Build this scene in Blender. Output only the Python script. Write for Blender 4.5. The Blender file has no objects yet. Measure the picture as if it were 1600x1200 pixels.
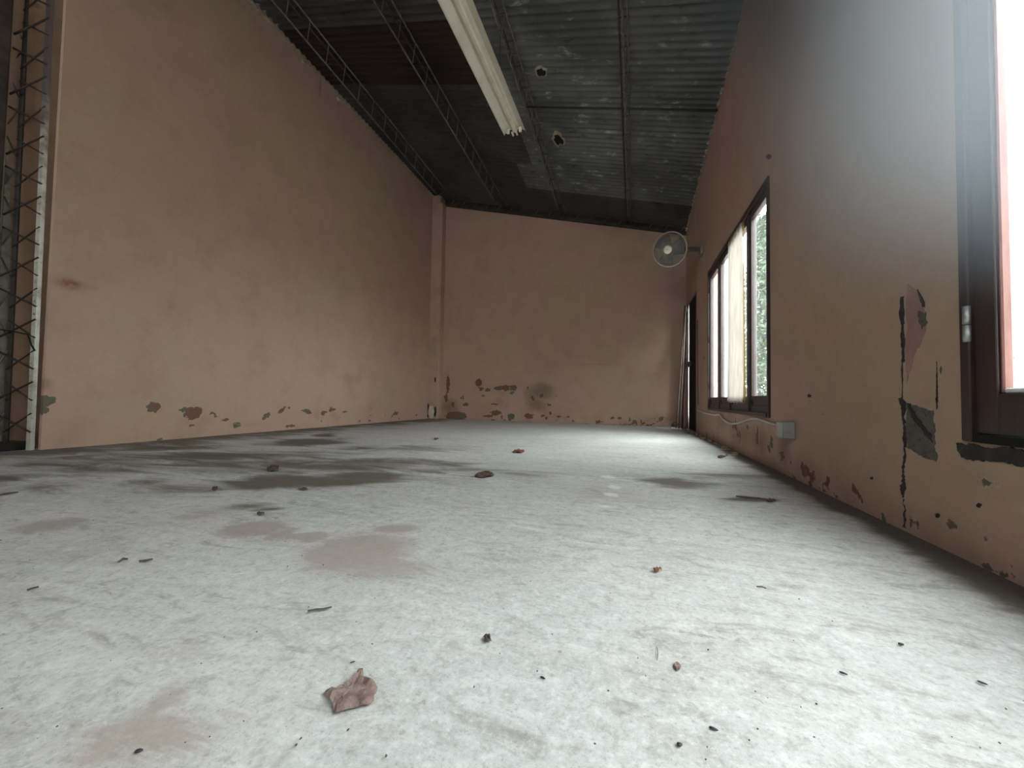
import bpy, bmesh, math, random
import numpy as np
from mathutils import Vector, Matrix, noise as mnoise

random.seed(7); rng = np.random.default_rng(7)
SC = bpy.context.scene; COL = SC.collection
PI = math.pi

# ------------------------------------------------------------------ camera
ROT = np.array([[0.9577131298, -0.0066705439, 0.2876474662],
                [0.2871956570, -0.0384407886, -0.9571002875],
                [0.0174417749, 0.9992386150, -0.0348994967]])
CAMP = np.array([0.0, 0.0, 0.4]); FPX = 640.0
cd = bpy.data.cameras.new('camera'); cam = bpy.data.objects.new('camera', cd); COL.objects.link(cam)
M4 = Matrix([list(ROT[i]) + [CAMP[i]] for i in range(3)] + [[0, 0, 0, 1]])
cam.matrix_world = M4
cd.sensor_fit = 'HORIZONTAL'; cd.sensor_width = 36; cd.lens = 36 * FPX / 1600; cd.clip_start = 0.02; cd.clip_end = 300
SC.camera = cam

# ------------------------------------------------------------------ sky, exposure
wd = bpy.data.worlds.new('overcast_sky'); SC.world = wd; wd.use_nodes = True
nt = wd.node_tree; nt.nodes.clear()
wo = nt.nodes.new('ShaderNodeOutputWorld'); bg = nt.nodes.new('ShaderNodeBackground')
bg.inputs['Color'].default_value = (.93, .97, 1.0, 1); bg.inputs['Strength'].default_value = 12.0
nt.links.new(bg.outputs[0], wo.inputs[0])
SC.view_settings.view_transform = 'Standard'; SC.view_settings.look = 'None'
SC.view_settings.gamma = 1.0; SC.view_settings.use_curve_mapping = False
SC.view_settings.exposure = 0.86
SC.cycles.max_bounces = 10; SC.cycles.diffuse_bounces = 7; SC.cycles.transparent_max_bounces = 16
SC.cycles.use_denoising = True
SC.cycles.sample_clamp_indirect = 12.0

def portal(name, loc, rot, sx, sy):
    l = bpy.data.lights.new(name, 'AREA'); l.shape = 'RECTANGLE'; l.size = sx; l.size_y = sy
    l.cycles.is_portal = True
    o = bpy.data.objects.new(name, l); COL.objects.link(o); o.location = loc; o.rotation_euler = rot
    o['kind'] = 'helper'
    return o

# ------------------------------------------------------------------ room frame (metres; x right, y into the room, z up)
LA, LB = np.array([-3.82, 1.73, 0]), np.array([-3.66, 6.8, 0])
RA, RB = np.array([.835, 1.2, 0]), np.array([.750, 6.8, 0])
BA, BB = np.array([-3.447, 6.953, 0]), np.array([.750, 6.8, 0])
def xleft(y): return LA[0] + (y - LA[1]) * (LB[0] - LA[0]) / (LB[1] - LA[1])
def xright(y): return RA[0] + (y - RA[1]) * (RB[0] - RA[0]) / (RB[1] - RA[1])
def yback(x): return BA[1] + (x - BA[0]) * (BB[1] - BA[1]) / (BB[0] - BA[0])
def zl(y): return 4.42 - .055 * (y - 3)
def zr(y): return 3.52 - .13 * (y - 3.4)
def roof(x, y, off=0.):
    a = (x + 3.72) / 4.5
    return zl(y) * (1 - a) + zr(y) * a + off
YF = -3.2          # wall behind the camera
def ray(px, py):
    v = np.array([px - 800, -(py - 600), -FPX]); return ROT @ (v / np.linalg.norm(v))
def hit(px, py, a, n):
    w = ray(px, py); t = np.dot(np.array(a) - CAMP, n) / np.dot(w, n); return CAMP + t * w
def nrm(a, b):
    d = (b - a) / np.linalg.norm(b - a); return np.array([d[1], -d[0], 0.])
NL, NR, NB = nrm(LA, LB), nrm(RA, RB), nrm(BA, BB)
def on_floor(px, py): return hit(px, py, (0, 0, 0), np.array([0, 0, 1.]))
def on_left(px, py): return hit(px, py, LA, NL)
def on_right(px, py): return hit(px, py, RA, NR)
def on_back(px, py): return hit(px, py, BA, NB)

# ------------------------------------------------------------------ node helpers
class N:
    def __init__(self, name):
        self.m = bpy.data.materials.new(name); self.m.use_nodes = True
        self.t = self.m.node_tree; self.t.nodes.clear()
        self.out = self.t.nodes.new('ShaderNodeOutputMaterial')
        self.b = self.t.nodes.new('ShaderNodeBsdfPrincipled')
        self.t.links.new(self.b.outputs[0], self.out.inputs[0])
    def n(self, typ, **kw):
        x = self.t.nodes.new(typ)
        for k, v in kw.items(): setattr(x, k, v)
        return x
    def l(self, a, b): self.t.links.new(a, b)
    def put(self, sock, v):
        if hasattr(v, 'is_output') or isinstance(v, bpy.types.NodeSocket): self.l(v, sock)
        else: sock.default_value = v
    def coord(self, which='Object', scale=(1, 1, 1), rot=(0, 0, 0)):
        tc = self.n('ShaderNodeTexCoord'); mp = self.n('ShaderNodeMapping')
        mp.inputs['Scale'].default_value = scale; mp.inputs['Rotation'].default_value = rot
        self.l(tc.outputs[which], mp.inputs[0]); return mp.outputs[0]
    def noise(self, vec, scale, detail=4, rough=.55, dist=0.):
        x = self.n('ShaderNodeTexNoise'); self.l(vec, x.inputs['Vector'])
        x.inputs['Scale'].default_value = scale; x.inputs['Detail'].default_value = detail
        x.inputs['Roughness'].default_value = rough; x.inputs['Distortion'].default_value = dist
        return x.outputs[0]
    def vor(self, vec, scale):
        x = self.n('ShaderNodeTexVoronoi'); self.l(vec, x.inputs['Vector']); x.inputs['Scale'].default_value = scale
        return x.outputs[0]
    def ramp(self, f, a, b, ca=0., cb=1.):
        x = self.n('ShaderNodeMapRange'); x.interpolation_type = 'SMOOTHSTEP'
        self.put(x.inputs[0], f); x.inputs[1].default_value = a; x.inputs[2].default_value = b
        x.inputs[3].default_value = ca; x.inputs[4].default_value = cb; return x.outputs[0]
    def math(self, op, a, b=0., c=None):
        x = self.n('ShaderNodeMath', operation=op); self.put(x.inputs[0], a); self.put(x.inputs[1], b)
        if c is not None: self.put(x.inputs[2], c)
        return x.outputs[0]
    def mix(self, f, a, b, blend='MIX'):
        x = self.n('ShaderNodeMix', data_type='RGBA', blend_type=blend)
        self.put(x.inputs[0], f); self.put(x.inputs[6], a if not isinstance(a, tuple) else (*a, 1)[:4])
        self.put(x.inputs[7], b if not isinstance(b, tuple) else (*b, 1)[:4]); return x.outputs[2]
    def bump(self, h, strength, dist=.01, normal=None):
        x = self.n('ShaderNodeBump'); x.inputs['Strength'].default_value = strength; x.inputs['Distance'].default_value = dist
        self.l(h, x.inputs['Height'])
        if normal is not None: self.l(normal, x.inputs['Normal'])
        return x.outputs[0]
    def set(self, **kw):
        names = {'color': 'Base Color', 'rough': 'Roughness', 'metal': 'Metallic', 'normal': 'Normal', 'spec': 'Specular IOR Level', 'alpha': 'Alpha',
                 'coat': 'Coat Weight'}
        for k, v in kw.items():
            if isinstance(v, tuple) and k == 'color': v = (*v, 1)[:4]
            self.put(self.b.inputs[names[k]], v)
        return self.m

def attr(nd, name='wear_shade'):
    a = nd.n('ShaderNodeAttribute', attribute_name=name); s = nd.n('ShaderNodeSeparateColor'); nd.l(a.outputs['Color'], s.inputs[0])
    return s.outputs

def mat_wall():
    d = N('pink_wall_paint'); v = d.coord()
    r, g, b = attr(d)
    big = d.noise(v, .7, 3, .6); mid = d.noise(v, 3.2, 5, .6); fine = d.noise(v, 26, 6, .65); grit = d.noise(v, 150, 2, .5)
    c = d.mix(d.ramp(big, .38, .66), WALL_A, WALL_B)
    c = d.mix(d.ramp(mid, .42, .75, 0, .55), c, WALL_C)
    c = d.mix(d.ramp(fine, .5, .85, 0, .22), c, (.62, .44, .35))
    c = d.mix(d.ramp(fine, .5, .2, 0, .18), c, (.22, .13, .09))
    # damp discolouration
    db = d.math('ADD', b, d.math('MULTIPLY', d.math('SUBTRACT', mid, .5), .9))
    c = d.mix(d.ramp(db, .25, 1.0, 0, .75), c, (.17, .125, .075))
    # brown stains
    sg = d.math('MULTIPLY', g, d.ramp(fine, .25, .65, .55, 1.1))
    c = d.mix(d.ramp(sg, .05, 1., 0, .85), c, (.19, .06, .03))
    # flaked off paint
    pk = d.math('ADD', r, d.math('MULTIPLY', d.math('SUBTRACT', fine, .5), 1.0))
    rim = d.ramp(pk, .34, .42); pe = d.ramp(pk, .44, .50)
    c = d.mix(d.math('MULTIPLY', rim, .22), c, (.55, .40, .33))
    pc = d.mix(d.ramp(mid, .42, .56), (.13, .115, .08), (.17, .085, .055))
    c = d.mix(pe, c, pc)
    h = d.math('SUBTRACT', d.math('ADD', d.math('MULTIPLY', fine, .4), d.math('MULTIPLY', grit, .12)), d.math('MULTIPLY', pe, .8))
    return d.set(color=c, rough=.78, spec=.25, normal=d.bump(h, .35, .006))

WALL_A = (.435, .285, .225); WALL_B = (.405, .295, .205); WALL_C = (.34, .225, .175)

def mat_floor():
    d = N('worn_concrete'); v = d.coord(); vs = d.coord(scale=(.55, 1.6, 1), rot=(0, 0, .5))
    r, g, b = attr(d)
    big = d.noise(v, .9, 4, .6); mid = d.noise(vs, 3.5, 6, .65, .8); sw = d.noise(vs, 9, 7, .7, 1.6)
    fine = d.noise(v, 120, 6, .72); grit = d.noise(v, 420, 3, .6)
    c = d.mix(d.ramp(big, .35, .68), (.465, .475, .46), (.55, .545, .525))
    c = d.mix(d.ramp(sw, .52, .70, 0, .55), c, (.70, .69, .67))
    c = d.mix(d.ramp(sw, .48, .30, 0, .8), c, (.27, .255, .225))
    c = d.mix(d.ramp(mid, .50, .70, 0, .42), c, (.34, .30, .255))
    c = d.mix(d.ramp(fine, .50, .72, 0, .5), c, (.74, .74, .72))
    c = d.mix(d.ramp(fine, .48, .30, 0, .55), c, (.22, .21, .19))
    c = d.mix(d.ramp(grit, .42, .28, 0, .5), c, (.20, .18, .16))
    md = d.noise(v, 34, 5, .65, .4); c = d.mix(d.ramp(md, .52, .68, 0, .4), c, (.70, .70, .68)); c = d.mix(d.ramp(md, .48, .32, 0, .5), c, (.30, .285, .255))
    gg = d.math('ADD', g, d.math('MULTIPLY', d.math('SUBTRACT', sw, .5), .9))
    c = d.mix(d.ramp(d.math('ADD', gg, d.math('MULTIPLY', d.math('SUBTRACT', md, .5), .5)), .28, .52, 0, .75), c, (.33, .275, .24))
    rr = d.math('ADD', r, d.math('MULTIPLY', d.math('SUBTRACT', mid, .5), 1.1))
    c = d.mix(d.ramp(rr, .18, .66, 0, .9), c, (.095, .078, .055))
    bb = d.math('ADD', b, d.math('MULTIPLY', d.math('SUBTRACT', sw, .5), 1.2))
    c = d.mix(d.ramp(bb, .45, .7, 0, .7), c, (.74, .74, .72))
    spots = d.vor(v, 14); c = d.mix(d.math('MULTIPLY', d.ramp(spots, .06, .03), d.ramp(mid, .52, .66)), c, (.22, .19, .16))
    h = d.math('ADD', d.math('ADD', d.math('MULTIPLY', sw, .8), d.math('MULTIPLY', fine, .35)), d.math('MULTIPLY', grit, .12))
    return d.set(color=c, rough=d.ramp(sw, .3, .7, .62, .82), spec=.35, normal=d.bump(h, .45, .006))

def mat_sheet(name, ca, cb, light, mott):
    d = N(name); v = d.coord(); vx = d.coord(scale=(.8, 2.2, 1))
    big = d.noise(v, 1.3, 4, .6); mid = d.noise(vx, 5, 6, .7); fine = d.noise(v, 34, 6, .7)
    c = d.mix(d.ramp(big, .38, .64), ca, cb)
    c = d.mix(d.ramp(mid, .56, .78, 0, mott), c, light)
    c = d.mix(d.math('MULTIPLY', d.ramp(fine, .62, .74), d.ramp(mid, .50, .66, 0, mott)), c, (.42, .42, .40))
    c = d.mix(d.ramp(mid, .44, .25, 0, .8), c, (.012, .009, .008))
    return d.set(color=c, rough=.75, spec=.3, normal=d.bump(fine, .3, .004))

def mat_simple(name, color, rough=.6, metal=0., var=None, vs=12, bump=.15, spec=.4, stretch=(1, 1, 1), dark=None):
    d = N(name); v = d.coord(scale=stretch); f = d.noise(v, vs, 5, .6); f2 = d.noise(v, vs * 6, 4, .6)
    c = d.mix(d.ramp(f, .4, .7), color, var or tuple(min(1, k * .72) for k in color))
    if dark: c = d.mix(d.ramp(f2, .55, .7), c, dark)
    return d.set(color=c, rough=rough, metal=metal, spec=spec, normal=d.bump(f2, bump, .003))

def mat_glass(dirt):
    d = N('dusty_glass'); t = d.t
    v = d.coord(); f = d.noise(v, 9, 6, .7); f2 = d.noise(d.coord(scale=(1, 1, .25)), 22, 4, .6)
    tr = d.n('ShaderNodeBsdfTransparent'); tr.inputs[0].default_value = (.97, .99, .98, 1)
    gl = d.n('ShaderNodeBsdfGlossy'); gl.inputs['Roughness'].default_value = .03
    fr = d.n('ShaderNodeFresnel'); fr.inputs[0].default_value = 1.45
    m1 = d.n('ShaderNodeMixShader'); ge = d.n('ShaderNodeNewGeometry'); d.l(d.math('MULTIPLY', fr.outputs[0], d.math('SUBTRACT', 1., ge.outputs['Backfacing'])), m1.inputs[0]); d.l(tr.outputs[0], m1.inputs[1]); d.l(gl.outputs[0], m1.inputs[2])
    tl = d.n('ShaderNodeBsdfTranslucent'); tl.inputs[0].default_value = (.85, .87, .86, 1)
    m2 = d.n('ShaderNodeMixShader')
    d.l(d.math('MULTIPLY', d.ramp(d.math('ADD', f, d.math('MULTIPLY', f2, .5)), .5, .95, .35, 1.0), dirt), m2.inputs[0])
    d.l(m1.outputs[0], m2.inputs[1]); d.l(tl.outputs[0], m2.inputs[2]); d.l(m2.outputs[0], d.out.inputs[0])
    return d.m

def mat_cloth(name, color, trans=.7, clear=0.):
    d = N(name); v = d.coord(scale=(1, 1, .15)); f = d.noise(v, 30, 4, .6)
    df = d.n('ShaderNodeBsdfDiffuse'); tl = d.n('ShaderNodeBsdfTranslucent'); mx = d.n('ShaderNodeMixShader')
    c = d.mix(d.ramp(f, .35, .7), color, tuple(k * .8 for k in color))
    d.l(c, df.inputs[0]); d.l(c, tl.inputs[0]); mx.inputs[0].default_value = trans
    d.l(df.outputs[0], mx.inputs[1]); d.l(tl.outputs[0], mx.inputs[2])
    o = mx.outputs[0]
    if clear:
        tr = d.n('ShaderNodeBsdfTransparent'); m2 = d.n('ShaderNodeMixShader'); m2.inputs[0].default_value = clear
        d.l(o, m2.inputs[1]); d.l(tr.outputs[0], m2.inputs[2]); o = m2.outputs[0]
    d.l(o, d.out.inputs[0]); return d.m

MW = mat_wall(); MF = mat_floor()
M_wood = mat_simple('dark_brown_wood', (.032, .018, .016), .38, var=(.05, .024, .020), vs=9, stretch=(6, 6, .6), spec=.5)
M_doorleaf = mat_simple('dark_door_board', (.014, .010, .009), .9, var=(.02, .014, .012), vs=9, spec=.1)  # near-black matte board for the far door leaf
M_bead = mat_simple('reddish_wood_bead', (.26, .125, .105), .45, var=(.19, .085, .07), vs=10, stretch=(5, 5, .6))
def mat_column():
    d = N('worn_whitewashed_steel'); v = d.coord(); f = d.noise(v, 8, 5, .65); f2 = d.noise(v, 40, 4, .6)
    c = d.mix(d.ramp(f, .4, .7), (.42, .42, .35), (.25, .24, .19)); c = d.mix(d.ramp(f2, .6, .75), c, (.09, .06, .045))
    z = d.n('ShaderNodeSeparateXYZ'); d.l(v, z.inputs[0])
    c = d.mix(d.ramp(d.math('ADD', z.outputs[2], d.math('MULTIPLY', f, 1.2)), 2.2, 3.2), c, (.06, .045, .038))   # whitewash never reached the top
    return d.set(color=c, rough=.65)
M_steel = mat_column()
M_darksteel = mat_simple('dark_painted_steel', (.028, .026, .022), .6, var=(.05, .045, .035), vs=8)
M_rebar = mat_simple('rusty_rebar', (.030, .017, .012), .8, var=(.05, .03, .022), vs=20)
M_joist = mat_simple('dull_grey_steel_bar', (.15, .135, .125), .55, var=(.07, .055, .05), vs=14)
M_jdark = mat_simple('rusty_steel_bar', (.045, .035, .03), .6, var=(.03, .022, .02), vs=14)
M_black = mat_simple('black_void_paint', (.008, .007, .006), .9)
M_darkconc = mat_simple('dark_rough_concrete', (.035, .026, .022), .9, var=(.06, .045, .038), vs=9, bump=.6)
M_enamel = mat_simple('aged_cream_enamel', (.66, .63, .53), .35, var=(.58, .54, .44), vs=6, bump=.05, spec=.5)
M_enamel2 = mat_simple('cream_plastic', (.72, .68, .56), .35, var=(.66, .62, .5), vs=6, bump=.03)
M_cage = mat_simple('grey_fan_wire', (.24, .225, .20), .5, var=(.14, .13, .11))
M_ring = mat_simple('pale_fan_ring', (.50, .46, .42), .45, var=(.4, .36, .33))
M_blade = mat_simple('smoky_fan_blade', (.10, .095, .08), .5, var=(.13, .12, .10))
M_pvc = mat_simple('grey_pvc', (.15, .115, .10), .8, var=(.11, .08, .07), spec=.2)
M_pole = mat_simple('brown_wooden_pole', (.07, .04, .032), .7, var=(.10, .06, .045), stretch=(4, 4, .4))
M_cable = mat_simple('dirty_white_cable', (.55, .49, .43), .5, var=(.42, .36, .31), vs=5)
M_box = mat_simple('grey_switch_box', (.33, .34, .33), .5, var=(.26, .26, .25))
M_boxlid = mat_simple('pale_box_lid', (.42, .42, .40), .5)
M_leaf = mat_simple('dry_leaf_brown', (.24, .17, .145), .75, var=(.15, .10, .085), vs=60, bump=.5, dark=(.09, .055, .05))
M_leaf2 = mat_simple('dry_leaf_dark', (.07, .045, .035), .8, var=(.11, .07, .05), vs=60, bump=.4)
M_leaf3 = mat_simple('dry_leaf_rust', (.20, .085, .05), .75, var=(.12, .05, .03), vs=60, bump=.4)
M_seed = mat_simple('black_seed', (.03, .024, .024), .45, var=(.05, .04, .04), vs=80)
M_twig = mat_simple('grey_twig', (.10, .08, .075), .8, var=(.06, .045, .04), vs=80)
M_scar = mat_simple('bare_grey_cement', (.115, .11, .085), .9, var=(.085, .08, .065), vs=18, bump=.6, dark=(.05, .045, .04))
M_gouge = mat_simple('dark_gouge', (.03, .027, .025), .95, var=(.05, .045, .04), vs=25, bump=.6)
M_oldpink = mat_simple('older_mauve_paint', (.30, .17, .145), .8, var=(.36, .22, .18), vs=14, bump=.4)
M_mortar = mat_simple('pale_mortar', (.40, .34, .27), .9, var=(.26, .20, .15), vs=20, bump=.8)
M_plaster = mat_simple('white_plaster_lump', (.55, .48, .38), .9, var=(.38, .31, .24), vs=25, bump=.8)
M_leafg = mat_simple('green_foliage', (.022, .05, .018), .55, var=(.05, .085, .036), vs=3)
M_bark = mat_simple('grey_bark', (.12, .09, .07), .9)
M_white = mat_simple('white_porch_paint', (.75, .76, .75), .7, var=(.66, .67, .66), vs=3)
M_ground = mat_simple('outdoor_gravel', (.30, .29, .26), .95, var=(.22, .21, .18), vs=6, bump=.5)
M_tin = mat_simple('zinc_hinge', (.35, .36, .35), .4, metal=.6, var=(.25, .25, .24))
SHEETS = [mat_sheet('grey_corrugated_iron', (.09, .093, .095), (.145, .15, .15), (.46, .475, .475), 1.0),
          mat_sheet('smoked_corrugated_iron', (.042, .039, .037), (.065, .062, .059), (.16, .16, .155), .5),
          mat_sheet('brown_corrugated_iron', (.018, .011, .009), (.032, .021, .017), (.06, .05, .044), .35)]
M_glass = mat_glass(.02); M_glass2 = mat_glass(.4)

# ------------------------------------------------------------------ mesh helpers
def link(name, me, mat, parent=None, smooth=False):
    o = bpy.data.objects.new(name, me); COL.objects.link(o)
    if mat is not None and not me.materials: me.materials.append(mat)
    if smooth:
        for p in me.polygons: p.use_smooth = True
    if parent is not None: o.parent = parent
    return o
def obj(name, bm, mat, parent=None, smooth=False):
    me = bpy.data.meshes.new(name); bmesh.ops.recalc_face_normals(bm, faces=bm.faces); bm.to_mesh(me); bm.free()
    return link(name, me, mat, parent, smooth)
def empty(name, loc=(0, 0, 0), rz=0., rot=None):
    o = bpy.data.objects.new(name, None); COL.objects.link(o); o.location = loc; o.empty_display_size = .1
    o.rotation_euler = rot or (0, 0, rz); return o
def tag(o, label, cat, group=None):
    o['label'] = label; o['category'] = cat
    if group: o['group'] = group
    return o
def struct(o): o['kind'] = 'structure'; return o
def box(bm, lo, hi, bev=0.):
    lo, hi = Vector(lo), Vector(hi)
    r = bmesh.ops.create_cube(bm, size=1.); vs = r['verts']
    for v in vs: v.co = Vector(((lo[i] + hi[i]) / 2 + v.co[i] * (hi[i] - lo[i]) for i in range(3)))
    if bev > 0:
        es = list({e for v in vs for e in v.link_edges}); bmesh.ops.bevel(bm, geom=es, offset=bev, segments=2, affect='EDGES', profile=.6)
def tube(bm, pts, rad, seg=8, cap=True):
    pts = [Vector(p) for p in pts]; n = len(pts)
    rads = rad if isinstance(rad, (list, tuple)) else [rad] * n
    rings = []; ref = None
    for i, p in enumerate(pts):
        t = (pts[min(i + 1, n - 1)] - pts[max(i - 1, 0)]).normalized()
        if ref is None: ref = t.orthogonal().normalized()
        ref = (ref - t * ref.dot(t)).normalized(); b = t.cross(ref)
        rings.append([bm.verts.new(p + (ref * math.cos(2 * PI * k / seg) + b * math.sin(2 * PI * k / seg)) * rads[i]) for k in range(seg)])
    for a, c in zip(rings, rings[1:]):
        for k in range(seg): bm.faces.new((a[k], a[(k + 1) % seg], c[(k + 1) % seg], c[k]))
    if cap: bm.faces.new(rings[0][::-1]); bm.faces.new(rings[-1])
def lathe(bm, prof, seg=24, axis=None):
    rings = []
    for r, z in prof: rings.append([bm.verts.new((r * math.cos(2 * PI * k / seg), r * math.sin(2 * PI * k / seg), z)) for k in range(seg)])
    for a, c in zip(rings, rings[1:]):
        for k in range(seg): bm.faces.new((a[k], a[(k + 1) % seg], c[(k + 1) % seg], c[k]))
    bm.faces.new(rings[0][::-1]); bm.faces.new(rings[-1])
def prism(bm, outline, ext):
    """outline: list of 3D points; ext: 3D vector"""
    a = [bm.verts.new(Vector(p)) for p in outline]; e = Vector(ext); b = [bm.verts.new(Vector(p) + e) for p in outline]
    bm.faces.new(a); bm.faces.new(b[::-1]); n = len(a)
    for k in range(n): bm.faces.new((a[k], b[k], b[(k + 1) % n], a[(k + 1) % n]))

# wear masks ---------------------------------------------------------------
def spot_mask(P2, spots):
    """P2: (n,2) wall coordinates; spots: (u,v,ru,rv,strength,rot)"""
    m = np.zeros(len(P2))
    for (u, v, ru, rv, s, rot) in spots:
        dx, dy = P2[:, 0] - u, P2[:, 1] - v
        c, sn = math.cos(rot), math.sin(rot)
        q = ((dx * c + dy * sn) / ru) ** 2 + ((-dx * sn + dy * c) / rv) ** 2
        m = np.maximum(m, s * np.exp(-q * .7))
    return m
def grid_slab(name, us, zs, ztop, Pfun, hole, out, mask, mat, rows=0):
    """wall as a grid: absolute heights zs, then `rows` rows up to ztop(u); open where hole(u,z); thickness vector out"""
    nu = len(us); grid = []; UV = []
    for i, u in enumerate(us):
        t = ztop(u); zz = list(zs) + [zs[-1] + (t - zs[-1]) * k / rows for k in range(1, rows + 1)]
        for z in zz: grid.append(Pfun(u, z)); UV.append((u, z))
    nz = len(zs) + rows; V = np.array(grid); UV = np.array(UV)
    F = []; uc = UV[:, 0].reshape(nu, nz); zc = UV[:, 1].reshape(nu, nz)
    for i in range(nu - 1):
        for j in range(nz - 1):
            if hole((uc[i, j] + uc[i + 1, j]) / 2, (zc[i, j] + zc[i, j + 1]) / 2): continue
            F.append((i * nz + j, (i + 1) * nz + j, (i + 1) * nz + j + 1, i * nz + j + 1))
    nv = len(V); ec = {}
    for f in F:
        for a, b in zip(f, f[1:] + f[:1]):
            k = (min(a, b), max(a, b)); ec[k] = None if k in ec else (a, b)
    B = [tuple(v + nv for v in f[::-1]) for f in F]
    S = [(e[1], e[0], e[0] + nv, e[1] + nv) for e in ec.values() if e]
    V2 = np.vstack([V, V + np.array(out)])
    me = bpy.data.meshes.new(name); me.from_pydata(V2.tolist(), [], F + B + S); me.update()
    col = np.ones((2 * nv, 4), dtype=np.float32); m = mask(UV)
    for c in range(3): col[:nv, c] = m[c]; col[nv:, c] = m[c]
    a = me.attributes.new('wear_shade', 'FLOAT_COLOR', 'POINT'); a.data.foreach_set('color', col.ravel())
    bmx = bmesh.new(); bmx.from_mesh(me); bmesh.ops.delete(bmx, geom=[v for v in bmx.verts if not v.link_faces], context='VERTS')
    bmesh.ops.recalc_face_normals(bmx, faces=bmx.faces); bmx.to_mesh(me); bmx.free()
    return struct(link(name, me, mat))
def lines(a, b, step, extra=()):
    s = set(np.round(np.linspace(a, b, max(2, int(round((b - a) / step)) + 1)), 4).tolist())
    for e in extra: s = {x for x in s if abs(x - e) > step * .45 or x in (a, b)} | {round(e, 4)}
    return sorted(s)
def wspots(fn, ax, L):
    out = []
    for (px, py, rx, ry, s, *rot) in L:
        p = fn(px, py); a = fn(px + rx, py); b = fn(px, py - ry); c = fn(px - rx, py)
        ru = max(.01, min(abs(p[ax] - a[ax]), abs(p[ax] - c[ax])))
        out.append((p[ax], p[2], ru, max(.01, abs(b[2] - p[2])), s, rot[0] if rot else 0.))
    return out

# ------------------------------------------------------------------ floor
def fspots(L):
    out = []
    for (px, py, rx, ry, s, *rot) in L:
        p = on_floor(px, py); a = on_floor(px + rx, py); b = on_floor(px, py - ry); c = on_floor(px, py + ry)
        d = a - p; ang = math.atan2(d[1], d[0])
        out.append((p[0], p[1], max(.01, np.linalg.norm(d)), max(.01, .5 * np.linalg.norm(b - c)), s, ang + (rot[0] if rot else 0)))
    return out
F_dark = fspots([(440, 752, 80, 10, .95), (560, 745, 80, 9, .8), (430, 745, 60, 14, .6), (480, 690, 60, 5, .9), (380, 712, 160, 8, .55), (600, 722, 130, 8, .6), (700, 725, 60, 6, .5),
                 (1050, 752, 45, 7, .75), (1170, 780, 45, 3, .9), (1120, 745, 120, 12, .4), (20, 745, 60, 6, .7), (230, 752, 50, 7, .5), (390, 790, 40, 6, .6),
                 (505, 680, 20, 3, .8), (420, 795, 30, 3, .7, .3), (120, 700, 120, 8, .55), (800, 740, 120, 7, .45)])
F_dark += fspots([(330, 712, 230, 9, .62), (150, 735, 150, 9, .5), (560, 728, 160, 9, .62), (470, 752, 110, 12, .75), (250, 700, 120, 5, .6), (700, 735, 120, 6, .5), (1080, 757, 60, 9, .55)])
F_dark += fspots([(140, 715, 170, 14, .5), (420, 725, 240, 16, .5), (60, 760, 90, 12, .4), (300, 760, 120, 10, .4), (640, 700, 140, 6, .45)])  # broad spots mix brown stains with painted shade between the windows
F_pink = fspots([(560, 860, 85, 30, .75), (490, 838, 20, 8, .8), (620, 825, 40, 7, .7), (395, 825, 45, 10, .95), (440, 833, 18, 10, .8), (470, 837, 12, 5, .9), (600, 890, 110, 20, .55),
                 (230, 1150, 160, 50, .5), (270, 1080, 40, 30, .5), (330, 800, 70, 12, .45), (80, 820, 60, 10, .6), (760, 900, 160, 30, .35), (940, 770, 80, 20, .4), (1060, 900, 40, 14, .35)])
F_lite = fspots([(735, 825, 5, 30, .5), (700, 870, 60, 25, .35), (1150, 840, 120, 20, .35), (960, 760, 12, 4, .9), (955, 772, 12, 4, .9), (950, 745, 12, 3, .9), (945, 790, 14, 4, .8),
                 (1500, 1120, 80, 50, .4), (300, 1000, 90, 30, .3), (860, 715, 60, 4, .5), (1020, 735, 40, 4, .4)])
fx = lines(-5.0, .95, .03); fy = lines(YF, 7.05, .03)
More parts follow.
